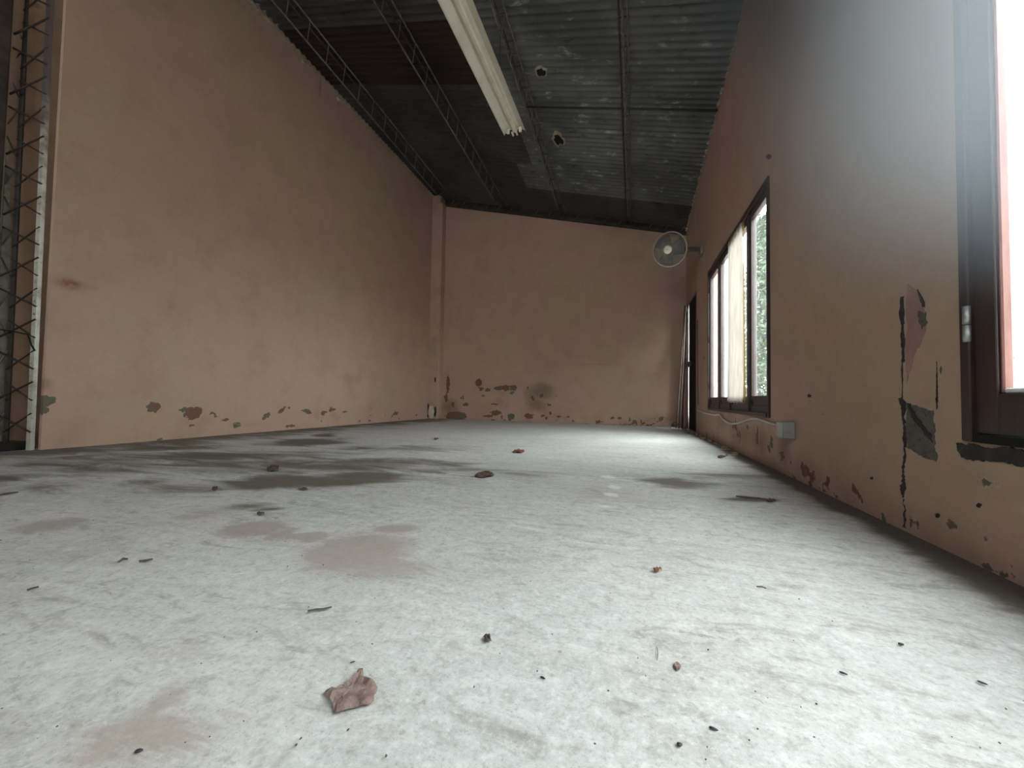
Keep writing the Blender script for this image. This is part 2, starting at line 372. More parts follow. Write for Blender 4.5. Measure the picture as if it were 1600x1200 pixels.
def make_floor():
    X, Y = np.meshgrid(fx, fy, indexing='ij'); nx, ny = X.shape
    Z = np.zeros_like(X)
    for i in range(nx):
        for j in range(ny): Z[i, j] = .0016 * mnoise.noise(Vector((X[i, j] * 2.2, Y[i, j] * 2.2, 0)))
    V = np.stack([X.ravel(), Y.ravel(), Z.ravel() - .0016], 1)
    idx = np.arange(nx * ny).reshape(nx, ny)
    F = np.stack([idx[:-1, :-1].ravel(), idx[1:, :-1].ravel(), idx[1:, 1:].ravel(), idx[:-1, 1:].ravel()], 1)
    # slab edge and underside
    n0 = len(V); ext = [(-5.0, YF, -.15), (.95, YF, -.15), (.95, 7.05, -.15), (-5.0, 7.05, -.15)]
    me = bpy.data.meshes.new('floor')
    corners = [idx[0, 0], idx[-1, 0], idx[-1, -1], idx[0, -1]]
    F = [tuple(map(int, f)) for f in F]
    V = V.tolist() + [list(e) for e in ext]
    bx = [n0, n0 + 1, n0 + 2, n0 + 3]; F.append(tuple(bx[::-1]))
    edges = [list(idx[:, 0]), list(idx[-1, :]), list(idx[::-1, -1]), list(idx[0, ::-1])]
    for k, e in enumerate(edges): F.append(tuple(map(int, e[::-1])) + (bx[k], bx[(k + 1) % 4]))
    me.from_pydata(V, [], F); me.update()
    P2 = np.array(V)[:, :2]; col = np.ones((len(V), 4), dtype=np.float32)
    # shade painted dark along the right wall foot; dirt and shade along the left
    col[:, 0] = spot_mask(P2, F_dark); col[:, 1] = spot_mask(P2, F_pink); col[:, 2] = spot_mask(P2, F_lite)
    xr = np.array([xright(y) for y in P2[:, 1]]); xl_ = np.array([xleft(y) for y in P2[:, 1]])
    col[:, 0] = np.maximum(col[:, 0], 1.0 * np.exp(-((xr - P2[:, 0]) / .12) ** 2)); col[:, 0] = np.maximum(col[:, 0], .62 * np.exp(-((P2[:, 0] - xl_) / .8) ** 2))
    a = me.attributes.new('wear_shade', 'FLOAT_COLOR', 'POINT'); a.data.foreach_set('color', col.ravel())
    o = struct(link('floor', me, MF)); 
    for p in me.polygons: p.use_smooth = len(p.vertices) == 4
    return o
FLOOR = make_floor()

# ------------------------------------------------------------------ walls
def rnd_spots(n, u0, u1, z0, z1, r0, r1, s0=.5, s1=1.):
    return [(rng.uniform(u0, u1), z0 + (z1 - z0) * rng.power(.55) if z1 > z0 else z0, rng.uniform(r0, r1) * rng.uniform(.8, 2.2), rng.uniform(r0, r1), rng.uniform(s0, s1), rng.uniform(-.6, .6)) for _ in range(n)]
L_peel = wspots(on_left, 1, [(240, 636, 10, 7, 1.2), (228, 632, 10, 2.5, .85, -.3), (302, 646, 13, 8, 1.2), (288, 640, 12, 3, .9, -.3), (335, 648, 8, 3, .9, -.5), (352, 656, 10, 3, .9, -.4), (370, 664, 8, 4, .9),
        (416, 650, 7, 4, .95, .5), (440, 641, 8, 3, .95, .6), (452, 638, 6, 2, .8, -.4), (480, 643, 9, 3, 1., -.2), (506, 645, 6, 4, .8), (518, 640, 5, 4, .8), (537, 643, 4, 2, .8),
        (455, 665, 9, 3, .8), (300, 664, 7, 2, .7), (222, 618, 6, 4, .6), (285, 625, 4, 3, .6), (68, 626, 22, 7, 1.1), (70, 640, 10, 8, .8), (105, 443, 2, 2, .4), (580, 648, 7, 2, .7), (618, 646, 7, 3, .75), (250, 687, 5, 2, .8), (185, 690, 6, 2, .7)])
L_stain = wspots(on_left, 1, [(108, 443, 24, 8, .95), (146, 449, 12, 5, .35), (267, 481, 7, 5, .4), (390, 663, 20, 5, .35), (78, 612, 12, 10, .3), (530, 155, 3, 25, .4), (500, 137, 2, 18, .7)])
L_damp = wspots(on_left, 1, [(547, 592, 20, 16, .6), (68, 600, 18, 14, .9), (250, 660, 120, 22, .35), (550, 650, 110, 14, .4), (280, 330, 90, 160, .28), (330, 560, 90, 90, .25), (160, 200, 60, 160, .22)])
L_peel += rnd_spots(26, 3.6, 6.7, .02, .22, .012, .03, .5, .8)
B_peel = wspots(on_back, 0, [(748, 598, 5, 6, 1.), (752, 608, 5, 3, .8), (762, 609, 6, 3, .8), (778, 607, 6, 3, 1.), (790, 606, 8, 5, .9), (802, 606, 6, 5, .9), (799, 614, 5, 4, .7), (755, 618, 6, 3, .6), (772, 631, 8, 2, .8), (728, 632, 6, 3, .8), (722, 622, 4, 5, .7),
        (762, 650, 10, 3, .7), (775, 645, 8, 4, 1.), (798, 651, 6, 5, .9), (826, 650, 8, 4, .95), (848, 650, 5, 3, .7), (860, 645, 4, 4, .7), (873, 651, 5, 3, .7), (888, 652, 4, 3, .7), (700, 600, 3, 14, .9), (697, 622, 4, 10, .7), (712, 650, 14, 6, 1.3), (708, 632, 4, 6, .7),
        (825, 606, 5, 4, .6), (846, 618, 6, 6, .6), (858, 632, 5, 5, .6), (832, 622, 5, 8, .6), (870, 618, 5, 3, .5)])
B_peel += rnd_spots(40, -.6, .72, .01, .16, .012, .035, .55, .95) + rnd_spots(20, -3.3, -.5, .01, .1, .012, .03, .5, .8)
B_stain = wspots(on_back, 0, [(775, 607, 40, 10, .3), (765, 640, 30, 14, .3), (690, 640, 14, 20, .35), (900, 480, 90, 4, .12), (930, 568, 60, 1.5, .5), (1035, 569, 12, 1.5, .5)])
B_damp = wspots(on_back, 0, [(842, 612, 26, 16, 1.), (838, 630, 18, 12, .9), (705, 636, 18, 16, .8), (780, 620, 50, 24, .45), (900, 655, 120, 12, .4), (1030, 655, 50, 12, .6)])
R_peel = wspots(on_right, 1, [(1200, 245, 6, 3, .8, .4), (1265, 620, 3, 14, .6), (1285, 650, 3, 8, .6), (1200, 700, 8, 10, .5), (1235, 720, 7, 12, .5), (1110, 600, 6, 14, .5), (1100, 560, 3, 10, .5), (1150, 670, 10, 12, .5), (1440, 690, 8, 8, .6),
        (1470, 570, 5, 40, .5), (1395, 600, 10, 40, .35), (1540, 750, 22, 6, .6), (1580, 720, 14, 6, .6), (1465, 810, 4, 20, .7), (1530, 790, 4, 8, .9), (1362, 747, 3, 3, .9), (1265, 700, 4, 14, .5), (1190, 740, 10, 8, .6), (1270, 750, 8, 6, .6), (1455, 440, 6, 12, .5)])
R_peel += wspots(on_right, 1, [(1183, 685, 2.5, 12, .85), (1206, 690, 2.5, 14, .85), (1168, 668, 3, 8, .7), (1222, 712, 5, 9, .75), (1148, 662, 4, 4, .75)]) + rnd_spots(60, 2.6, 6.6, .01, .28, .012, .035, .45, .8) + rnd_spots(40, .7, 2.6, .01, .12, .01, .03, .5, .8)
R_stain = wspots(on_right, 1, [(1180, 690, 60, 30, .3), (1250, 700, 50, 30, .2), (1380, 650, 40, 60, .15), (1500, 740, 60, 30, .2), (1110, 620, 10, 60, .2), (1090, 420, 8, 30, .2)])
R_damp = wspots(on_right, 1, [(1225, 700, 14, 30, .9), (1190, 690, 8, 28, .9), (1160, 675, 7, 20, .8), (1210, 735, 50, 14, .8), (1170, 680, 60, 24, .75), (1130, 655, 30, 20, .6), (1250, 720, 40, 30, .45), (1545, 760, 80, 40, .55), (1430, 560, 40, 100, .3), (1110, 520, 8, 120, .35), (1330, 780, 120, 30, .35), (1500, 850, 90, 40, .4)])
def masks(pe, st, da, base=.35, hb=.18):
    def f(UV):
        d = np.maximum(spot_mask(UV, da), base * np.exp(-(UV[:, 1] / hb) ** 2))
        return spot_mask(UV, pe), spot_mask(UV, st), d
    return f
# openings in the right wall: far window, near window, far door
W1 = (2.905, 4.955, .305, 1.845); W2 = (-1.05, 1.372, .308, 1.90); D1 = (5.80, 6.56, 0., 1.86)
def inr(u, z, w): return w[0] < u < w[1] and w[2] < z < w[3]
uext = [W1[0], W1[1], W2[0], W2[1], D1[0], D1[1]]; zext = [W1[2], W1[3], W2[2], W2[3], D1[3]]
grid_slab('wall_right', lines(YF, 7.0, .035, uext), lines(-.1, 2.45, .035, zext), lambda u: roof(xright(u), u, .012),
          lambda u, z: (xright(u), u, z), lambda u, z: inr(u, z, W1) or inr(u, z, W2) or inr(u, z, D1), (.10, 0, 0), masks(R_peel, R_stain, R_damp), MW, rows=24)
YL0 = 1.74
grid_slab('wall_left', lines(YL0, 7.1, .035), lines(-.1, 3.6, .035), lambda u: roof(xleft(u), u, .012),
          lambda u, z: (xleft(u), u, z), lambda u, z: False, (-.03, 0, 0), masks(L_peel, L_stain, L_damp, .3), MW, rows=20)
def nospots(UV): z = np.zeros(len(UV)); return z, z, z + .35 * np.exp(-(UV[:, 1] / .4) ** 2)
grid_slab('wall_left', lines(.6, 2.15, .05), lines(-.1, 3.6, .05), lambda u: roof(-4.14, u, .012), lambda u, z: (-4.12, u, z), lambda u, z: False, (-.16, 0, 0), nospots, MW, rows=8)
def btop(x): return 4.06 + (x + 3.45) * (3.03 - 4.06) / 4.2
grid_slab('wall_back', lines(-3.72, .90, .035), lines(-.1, 2.6, .035), btop,
          lambda u, z: (u, yback(u), z), lambda u, z: False, (0, .16, 0), masks(B_peel, B_stain, B_damp, .4), MW, rows=24)
# dark boarding that closes the gap over the back wall
bm = bmesh.new()
xs = [-3.74, .80]
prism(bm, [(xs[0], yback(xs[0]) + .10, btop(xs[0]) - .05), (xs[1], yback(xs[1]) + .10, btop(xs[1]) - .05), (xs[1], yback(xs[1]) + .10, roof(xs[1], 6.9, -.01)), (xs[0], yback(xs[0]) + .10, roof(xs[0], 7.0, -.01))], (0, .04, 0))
struct(obj('trim_1', bm, M_darkconc))
# wall behind the camera with a high opening added for fill light, and the dark far side of the left bay
def none(UV): z = np.zeros(len(UV)); return z, z, z
FILL_SLOT = (-3.9, -1.1, 2.3, 2.95)
grid_slab('wall_front', lines(-5.0, .95, .15, (FILL_SLOT[0], FILL_SLOT[1])), lines(-.1, 2.95, .15, (FILL_SLOT[2], FILL_SLOT[3])), lambda u: roof(u, YF, -.012), lambda u, z: (u, YF, z), lambda u, z: inr(u, z, FILL_SLOT), (0, -.16, 0), none, MW, rows=6)
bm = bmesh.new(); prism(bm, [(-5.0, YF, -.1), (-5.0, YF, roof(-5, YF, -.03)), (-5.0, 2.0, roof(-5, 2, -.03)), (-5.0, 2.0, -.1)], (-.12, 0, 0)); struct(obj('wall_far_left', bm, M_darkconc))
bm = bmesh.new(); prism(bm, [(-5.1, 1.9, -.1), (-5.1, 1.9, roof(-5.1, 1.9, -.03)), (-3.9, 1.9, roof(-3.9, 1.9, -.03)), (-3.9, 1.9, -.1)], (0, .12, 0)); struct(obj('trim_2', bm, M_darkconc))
# rough dark pier that the left wall ends against
bm = bmesh.new(); box(bm, (-4.40, 1.30, -.05), (-4.075, 1.60, roof(-4.2, 1.4, -.03)), .01); struct(obj('trim_3', bm, M_darkconc))

# pilaster in the far left corner
bm = bmesh.new(); zt = 4.02
box(bm, (-3.74, 6.80, -.02), (-3.45, 7.0, zt), .012)
box(bm, (-3.66, 6.79, zt - .01), (-3.49, 7.0, zt + .15), .02)
for f in list(bm.faces): pass
o = obj('trim_4', bm, None); struct(o)
o.data.materials.append(MW)
a = o.data.attributes.new('wear_shade', 'FLOAT_COLOR', 'POINT'); a.data.foreach_set('color', [0., .0, .3, 1.] * len(o.data.vertices))

# ------------------------------------------------------------------ roof of corrugated sheets
roof_e = struct(empty('ceiling', (0, 0, 0)))
PITCH = .0762; SHW = PITCH * 9; ROW0 = 3.465
def sheet(y0, xa, xb, lift, m):
    nyv = 9 * 8 + 6; ys = np.linspace(y0 - .02, y0 + SHW + .03, nyv); xs = np.linspace(xa, xb, 7)
    V = []; F = []
    for x in xs:
        for y in ys: V.append((x, y, roof(x, y) + .0125 * math.cos(2 * PI * (y - ROW0) / PITCH) + lift + .003 * mnoise.noise(Vector((x * 1.5, y * 3, 4)))))
    for i in range(len(xs) - 1):
        for j in range(nyv - 1): F.append((i * nyv + j, i * nyv + j + 1, (i + 1) * nyv + j + 1, (i + 1) * nyv + j))
    n = len(V)
    V += [(a, b, c + .0012) for a, b, c in V]; F2 = [tuple(k + n for k in f[::-1]) for f in F]
    per = [(0, nyv)] 
    me = bpy.data.meshes.new('roofing_sheet'); me.from_pydata(V, [], F + F2); me.update()
    o = link('roofing_sheet', me, m, roof_e, True); return o
rows = range(-10, 6)
for r in rows:
    y0 = ROW0 + r * SHW
    if y0 + SHW < YF - .1 or y0 > 7.05: continue
    xj = -1.55 + .12 * ((r * 7) % 3 - 1)
    brown = {0: 2, 1: 1, 2: 1, 3: 1, 4: 1, -1: 1, -2: 2}.get(r, 1)
    right = {0: 0, 1: 0, 2: 0, 3: 0, 4: 1, -1: 0, -2: 0}.get(r, 0)
    sheet(y0, -5.1, -3.0, .004 + .0035 * (r % 2), SHEETS[brown])
    sheet(y0, -3.08, xj + .08, .0025 + .0035 * (r % 2), SHEETS[brown])
    sheet(y0, xj, 1.05, .0005 + .0035 * (r % 2), SHEETS[right])
# rust holes with pale torn rims in the sheets
def torn_hole(px, py, rx, ry, seedv):
    p = hit(px, py, (0, 0, roof(-.95, 4.4)), np.array([.0, .0, 1.]))
    w = ray(px, py); t = 4.
    for _ in range(80): q = CAMP + t * w; t += .4 * (roof(q[0], q[1], -.012) - q[2]) / w[2]
    c = CAMP + t * w; random.seed(seedv)
    n = 14; out = []; inn = []
    for k in range(n):
        a = 2 * PI * k / n; j = random.uniform(.75, 1.2); j2 = random.uniform(.6, .8)
        for (lst, jj, dz) in ((out, j, 0), (inn, j * j2, -.012)):
            x, y = c[0] + rx * jj * math.cos(a), c[1] + ry * jj * math.sin(a)
            lst.append((x, y, roof(x, y, -.012) + dz))
    bm = bmesh.new(); vo = [bm.verts.new(p) for p in out]; vi = [bm.verts.new(p) for p in inn]
    for k in range(n): bm.faces.new((vo[k], vo[(k + 1) % n], vi[(k + 1) % n], vi[k]))
    rim = obj('torn_rim', bm, M_mortar, roof_e)
    bm = bmesh.new(); bm.faces.new([bm.verts.new((p[0], p[1], p[2] + .004)) for p in inn]); obj('roof_hole', bm, M_black, roof_e)
torn_hole(846, 112, .07, .07, 3); torn_hole(872, 217, .085, .13, 5)

# mortar crumbs along the tops of the walls
def crumbs(name, pts, smin, smax, parent=None, mat=M_mortar):
    bm = bmesh.new()
    for p in pts:
        r = bmesh.ops.create_icosphere(bm, subdivisions=1, radius=1.)
        s = random.uniform(smin, smax); sc = Vector((s * random.uniform(.6, 1.3), s * random.uniform(.6, 1.8), s * random.uniform(.5, 1.)))
        for v in r['verts']: v.co = Vector(p) + Vector(v.co[i] * sc[i] * random.uniform(.7, 1.2) for i in range(3))
    o = obj(name, bm, mat, parent); o['kind'] = 'stuff'; return o
WL = bpy.data.objects['wall_left']; WR = bpy.data.objects['wall_right']; WB = bpy.data.objects['wall_back']
crumbs('mortar_edge', [(xleft(y) + random.uniform(0, .015), y, roof(xleft(y), y, -.03 - abs(random.gauss(0, .018)))) for y in np.linspace(2.2, 6.8, 230)], .008, .022, WL)
crumbs('mortar_edge', [(xright(y) - random.uniform(0, .015), y, roof(xright(y), y, -.02 - abs(random.gauss(0, .022)))) for y in np.linspace(2.2, 6.8, 150)], .006, .020, WR)
crumbs('mortar_edge', [(x, yback(x) - random.uniform(0, .01), btop(x) + random.uniform(-.012, .006)) for x in np.linspace(-3.4, .7, 130)], .006, .014, WB)

# ------------------------------------------------------------------ open web joists
PW = .27
zig = bmesh.new(); tube(zig, [(.028, 0, .21), (.0, .0, .0)], .0052, 6); me_up = bpy.data.meshes.new('web_upright'); zig.to_mesh(me_up); zig.free()
zig = bmesh.new(); tube(zig, [(.0, 0, .0), (-.028, PW, .21)], .0034, 5); me_dg = bpy.data.meshes.new('web_diagonal'); zig.to_mesh(me_dg); zig.free()
zig = bmesh.new(); tube(zig, [(-.05, 0, .215), (.05, 0, .215)], .006, 6); me_tie = bpy.data.meshes.new('web_tie'); zig.to_mesh(me_tie); zig.free()
for me in (me_up, me_dg, me_tie): me.materials.append(M_joist if me is me_up else M_jdark)
def joist(x, y0, y1, label, bias=0.):
    e = empty('roof_joist', (x, y0, roof(x, y0, -.27)))
    tag(e, label, 'joist', 'open web roof joists under the corrugated sheets')
    L = y1 - y0; dz = roof(x, y1) - roof(x, y0)
    ye = L - .62
    for nm, dx, z, r in (('bottom_chord', 0, 0, .0085), ('top_chord', .035, .213, .008), ('top_chord', -.035, .213, .008)):
        pts = [(dx, 0, z), (dx, L, z + dz)] if dx else [(0, 0, 0), (0, ye, dz * ye / L), (0, ye + .24, dz * (ye + .24) / L + .19)]
        bm = bmesh.new(); tube(bm, pts, r, 8); obj(nm, bm, M_joist if dx >= 0 else M_jdark, e, True)
    Lf, L = L, ye; dz *= ye / Lf
    k = 0; y = bias
    while y < L - .02:
        for nm, me in (('web_upright', me_up), ('web_diagonal', me_dg), ('web_tie', me_tie)):
            if nm == 'web_diagonal' and y + PW > L: continue
            o = link(nm, me, M_joist, e); o.location = (0, y, dz * y / L)
        y += PW
joist(-3.27, 1.2, 6.86, 'thin steel lattice joist running right beside the left wall top', .22)
joist(-2.22, 1.2, 6.83, 'thin steel lattice joist between the left wall joist and the hanging light reflector', .26)
joist(-1.165, 1.2, 6.80, 'thin steel lattice joist directly above the hanging light reflector', .27)
joist(-.115, 1.2, 6.80, 'thin steel lattice joist nearest the windows, right of the light reflector', .10)
# lattice beam on top of the back wall
def back_beam():
    xa, xb = -3.44, .74; ya, yb = yback(xa) - .05, yback(xb) - .05
    e = empty('wall_beam', (xa, ya, 3.97)); tag(e, 'dark steel lattice beam lying along the top of the back wall', 'beam')
    def pt(x, h, dy=0.): 
        a = (x - xa) / (xb - xa); return (x - xa, (yb - ya) * a + dy, btop(x) - 3.97 + h)
    for h in (-.05, .13):
        bm = bmesh.new()
        prism(bm, [pt(xa, h, -.02), pt(xb, h, -.02), pt(xb, h + .035, -.02), pt(xa, h + .035, -.02)], (0, .04, 0)); obj('beam_chord', bm, M_darksteel, e)
    n = 18
    for k in range(n):
        x = xa + .10 + k * .235
        bm = bmesh.new(); tube(bm, [pt(x, -.03), pt(x + .12, .14)], .006, 6); obj('lacing_bar', bm, M_joist, e)
    bm = bmesh.new(); prism(bm, [pt(xa, -.05, .03), pt(xb, -.05, .03), pt(xb, .16, .03), pt(xa, .16, .03)], (0, .015, 0)); obj('backing_board', bm, M_darkconc, e)
back_beam()
# thin pipe crossing under the roof
p0 = (-1.21, 4.413, roof(-1.21, 4.413, -.075)); p1 = (.775, 4.408, roof(.775, 4.408, -.075))
bm = bmesh.new(); tube(bm, [p0, p1], .011, 8); tag(obj('conduit_pipe', bm, M_darksteel, None, True), 'thin dark pipe crossing under the roof from light reflector to right wall', 'pipe')

# ------------------------------------------------------------------ hanging light reflector (no tubes fitted)
def reflector():
    z = 3.03; y0, y1 = 1.55, 3.80; L = y1 - y0
    e = empty('light_fixture', (-1.155, y0, z)); tag(e, 'long cream twin reflector light fitting without tubes hanging from roof joist', 'light')
    def sweep(name, sec, mat, th=.0015):
        bm = bmesh.new(); a = [bm.verts.new((x, 0, zz)) for x, zz in sec]; b = [bm.verts.new((x, L, zz)) for x, zz in sec]
        for k in range(len(sec) - 1): bm.faces.new((a[k], a[k + 1], b[k + 1], b[k]))
        o = obj(name, bm, mat, e); m = o.modifiers.new('thick', 'SOLIDIFY'); m.thickness = th; return o
    sweep('reflector_wing', [(-.028, .035), (-.05, .038), (-.108, .004), (-.112, -.012)], M_enamel)
    sweep('reflector_wing', [(.028, .035), (.05, .038), (.108, .004), (.112, -.012)], M_enamel)
    bm = bmesh.new(); sec = [(-.028, .04), (-.022, .012), (-.012, .004), (.012, .004), (.022, .012), (.028, .04)]
    prism(bm, [(x, 0, zz) for x, zz in sec], (0, L, 0)); obj('spine_channel', bm, M_enamel, e)
    for yy in (L - .045, .02):
        for sx in (-.062, .062):
            bm = bmesh.new(); box(bm, (sx - .014, yy, -.020), (sx + .014, yy + .022, .026), .005); lh = obj('lamp_holder', bm, M_enamel2, e)
    for sx in (-.03, .012):
        bm = bmesh.new(); tube(bm, [(sx, L - .01, .006), (sx, L + .035, .0)], .009, 10); obj('end_pin', bm, M_enamel2, e, True)
    for yy in (.55, 1.75):
        bm = bmesh.new(); tube(bm, [(0, yy, .04), (0.0, yy, roof(-1.165, y0 + yy, -.27) - z)], .003, 6); obj('hanger_rod', bm, M_darksteel, e)
reflector()

# ------------------------------------------------------------------ lattice column at the left
def column():
    A = np.array([-3.835, 1.695])
    e = empty('lattice_column', (A[0], A[1], 0)); tag(e, 'tall steel lattice column with pale corner angles standing at left wall end', 'column')
    e.rotation_euler = (0, -.021, 0); ztop = 4.15
    P0 = np.zeros(2); P1 = np.array([-.24, -.072]); P2 = np.array([-.225, -.03])
    dn = P1 / np.linalg.norm(P1); bk = np.array([-.29, .957]); t = .005
    def angle(c, u, v, s, mat):
        bm = bmesh.new(); u = np.array(u); v = np.array(v)
        sec = [c, c + u * s, c + u * s + v * t, c + u * t + v * t, c + u * t + v * s, c + v * s]
        prism(bm, [(q[0], q[1], .0) for q in sec], (0, 0, ztop)); return obj('corner_angle', bm, mat, e)
    angle(P0, dn, bk, .027, M_steel); angle(P1, dn, bk, .05, M_steel); angle(P2, -dn, bk, .030, M_darksteel)
    per = .21; z = .12; k = 0
    while z < ztop - per:
        lo, hi = z + .0, z + .125
        for (a, b, r_, m) in ((P0, P1, .0065, M_rebar), (P2, P0, .0055, M_rebar), (P1, P2, .005, M_joist)):
            p, q = (a, b) if k % 2 == 0 else (b, a)
            bm = bmesh.new(); tube(bm, [(p[0], p[1], lo), (q[0], q[1], hi)], r_, 6); obj('lacing_bar', bm, m, e)
        z += per; k += 1
    bm = bmesh.new(); c = (P1 + P2) / 2
    box(bm, (c[0] - .10, c[1] - .22, 0), (c[0] + .16, c[1] + .10, .055), .008); obj('base_block', bm, M_black, e)
    bm = bmesh.new(); tube(bm, [(P1[0] - .1, P1[1] - .01, .80), (P1[0], P1[1] - .01, .81), ((P0 + P1)[0] / 2, (P0 + P1)[1] / 2 - .01, .79), (-.03, -.02, .77), (.012, -.02, .70), (.03, -.01, .66)], .005, 6)
    obj('tie_wire', bm, M_black, e, True)
column()

# ------------------------------------------------------------------ windows in the right wall
def rw(bm, y0, y1, z0, z1, x0, x1, bev=.003):
    """box against the right wall: x0/x1 measured from the inner face, outwards positive"""
    pts = []
    a = [(xright(y0) + x0, y0), (xright(y1) + x0, y1), (xright(y1) + x1, y1), (xright(y0) + x1, y0)]
    prism(bm, [(p[0], p[1], z0) for p in a], (0, 0, z1 - z0))
    if bev: 
        es = list(bm.edges); bmesh.ops.bevel(bm, geom=es, offset=bev, segments=1, affect='EDGES')
def part(name, parent, mat, *a, **k):
    bm = bmesh.new(); rw(bm, *a, **k); return obj(name, bm, mat, parent)
def window_far():
    e = struct(empty('window_1'))
    y0, y1, z0, z1 = W1
    part('frame_stile', e, M_wood, y0 + .002, y0 + .035, z0 + .002, z1 - .002, -.012, .045)
    part('frame_stile', e, M_wood, y1 - .035, y1 - .002, z0 + .002, z1 - .002, -.012, .045)
    part('frame_head', e, M_wood, y0 + .036, y1 - .036, z1 - .045, z1 - .002, -.012, .045)
    part('frame_sill', e, M_wood, y0 + .036, y1 - .036, z0 + .002, z0 + .03, -.018, .045)
    for ym in (3.395,): part('centre_post', e, M_wood, ym - .022, ym + .022, z0 + .031, z1 - .046, -.006, .045)
    part('centre_post', e, M_wood, 3.975 - .02, 3.975 + .02, z0 + .031, z1 - .046, -.006, .045)
    part('centre_post', e, M_wood, 4.425 - .02, 4.425 + .02, z0 + .031, z1 - .046, -.006, .045)
    for i, (a, b) in enumerate(((2.942, 3.372), (3.418, 3.954), (3.996, 4.404), (4.446, 4.918))):
        s = bmesh.new(); sw = .030; kz = .447
        bmx = bmesh.new()
        for (ya, yb, za, zb) in ((a, a + sw, z0 + .032, z1 - .047), (b - sw, b, z0 + .032, z1 - .047), (a + sw, b - sw, z1 - .095, z1 - .047), (a + sw, b - sw, z0 + .032, z0 + .075), (a + sw, b - sw, kz - .03, kz)):
            t = bmesh.new(); rw(t, ya, yb, za, zb, .006, .042, .002); me = bpy.data.meshes.new('t'); t.to_mesh(me); t.free(); bmx.from_mesh(me); bpy.data.meshes.remove(me)
        sash = obj('sash', bmx, M_wood, e)
        t = bmesh.new(); rw(t, a + sw, b - sw, z0 + .075, kz - .03, .014, .034, .002); obj('kick_panel', t, M_wood, sash)
        t = bmesh.new(); rw(t, a + sw, b - sw, kz, z1 - .095, .022, .026, 0); obj('glass_pane', t, M_glass, sash)
        for za in (.55, 1.05, 1.6):
            if i in (1, 3):
                t = bmesh.new(); yy = b if i == 1 else b
                tube(t, [(xright(b) - .006, b + .006, za), (xright(b) - .006, b + .006, za + .07)], .009, 8); obj('hinge', t, M_wood, sash, True)
    return e
window_far()
def window_near():
    e = struct(empty('window_2')); y0, y1, z0, z1 = W2
    part('frame_stile', e, M_wood, y1 - .034, y1 - .002, z0 + .002, z1 - .002, -.014, .08)
    part('frame_stile', e, M_wood, y0 + .002, y0 + .034, z0 + .002, z1 - .002, -.014, .08)
    part('frame_head', e, M_wood, y0 + .036, y1 - .036, z1 - .045, z1 - .002, -.014, .08)
    part('frame_sill', e, M_black, y0 + .036, y1 - .036, z0 + .002, z0 + .022, -.014, .08)
    w = (y1 - y0 - .08) / 4
    for i in range(4):
        b = y1 - .036 - i * (w + .002); a = b - w; sw = .064; kz = .437
        bmx = bmesh.new()
        for (ya, yb, za, zb) in ((a, a + sw, z0 + .024, z1 - .047), (b - sw, b, z0 + .024, z1 - .047), (a + sw, b - sw, z1 - .105, z1 - .047), (a + sw, b - sw, z0 + .024, kz - .005)):
            t = bmesh.new(); rw(t, ya, yb, za, zb, -.004, .036, .002); me = bpy.data.meshes.new('t'); t.to_mesh(me); t.free(); bmx.from_mesh(me); bpy.data.meshes.remove(me)
        sash = obj('sash', bmx, M_wood, e)
        bd = .010
        for (ya, yb, za, zb, m) in ((b - sw - bd, b - sw, kz - .005, z1 - .105, M_bead), (a + sw, a + sw + bd, kz - .005, z1 - .105, M_bead), (a + sw + bd, b - sw - bd, kz - .005, kz + .008, M_white)):
            t = bmesh.new(); rw(t, ya, yb, za, zb, .002, .022, .003); g_ = obj('glazing_bead', t, m, sash)
            if m is M_white: g_['label'] = 'white painted bottom bead'
        t = bmesh.new(); rw(t, a + sw, b - sw, kz - .005, z1 - .105, .026, .030, 0); obj('glass_pane', t, M_glass2, sash)
        if i == 0:
            for za in (.565, 1.5):
                t = bmesh.new(); tube(t, [(xright(b) - .016, b + .004, za), (xright(b) - .016, b + .004, za + .043)], .008, 10)
                tube(t, [(xright(b) - .016, b + .004, za + .046), (xright(b) - .016, b + .004, za + .092)], .008, 10)
                h_ = obj('hinge', t, M_tin, sash, True); h_['label'] = 'worn zinc barrel hinge'
window_near()
# curtain in the third pane of the far window
def cloth(name, ya, yb, za, zb, x0, amp, waves, mat, seed=0):
    nu, nv = 40, 24; V = []; F = []
    for i in range(nu + 1):
        for j in range(nv + 1):
            u = i / nu; v = j / nv; y = ya + (yb - ya) * u + .012 * math.sin(v * 4 + seed) * (u - .5); z = za + (zb - za) * v
            V.append((xright(y) + x0 + amp * math.sin(u * waves * 2 * PI + 1.2 * math.sin(v * 3 + seed)) * (.4 + .6 * (1 - v)), y, z - .012 * math.sin(u * waves * 2 * PI) * (1 - v)))
    for i in range(nu):
        for j in range(nv): F.append((i * (nv + 1) + j, (i + 1) * (nv + 1) + j, (i + 1) * (nv + 1) + j + 1, i * (nv + 1) + j + 1))
    me = bpy.data.meshes.new(name); me.from_pydata(V, [], F); me.update(); return link(name, me, mat, None, True)
M_cream = mat_cloth('cream_sheer', (.26, .235, .205), .42); M_yel = mat_cloth('yellowed_hem', (.20, .13, .035), .45)
c = cloth('curtain', 3.46, 3.93, .40, 1.79, -.022, .012, 5, M_cream)
tag(c, 'cream sheer cloth hung inside the third pane of the far window', 'curtain')
h_ = cloth('hem', 3.425, 3.46, .40, 1.79, -.016, .004, 1, M_yel, 2); h_.parent = c; h_['label'] = 'yellowed edge strip'

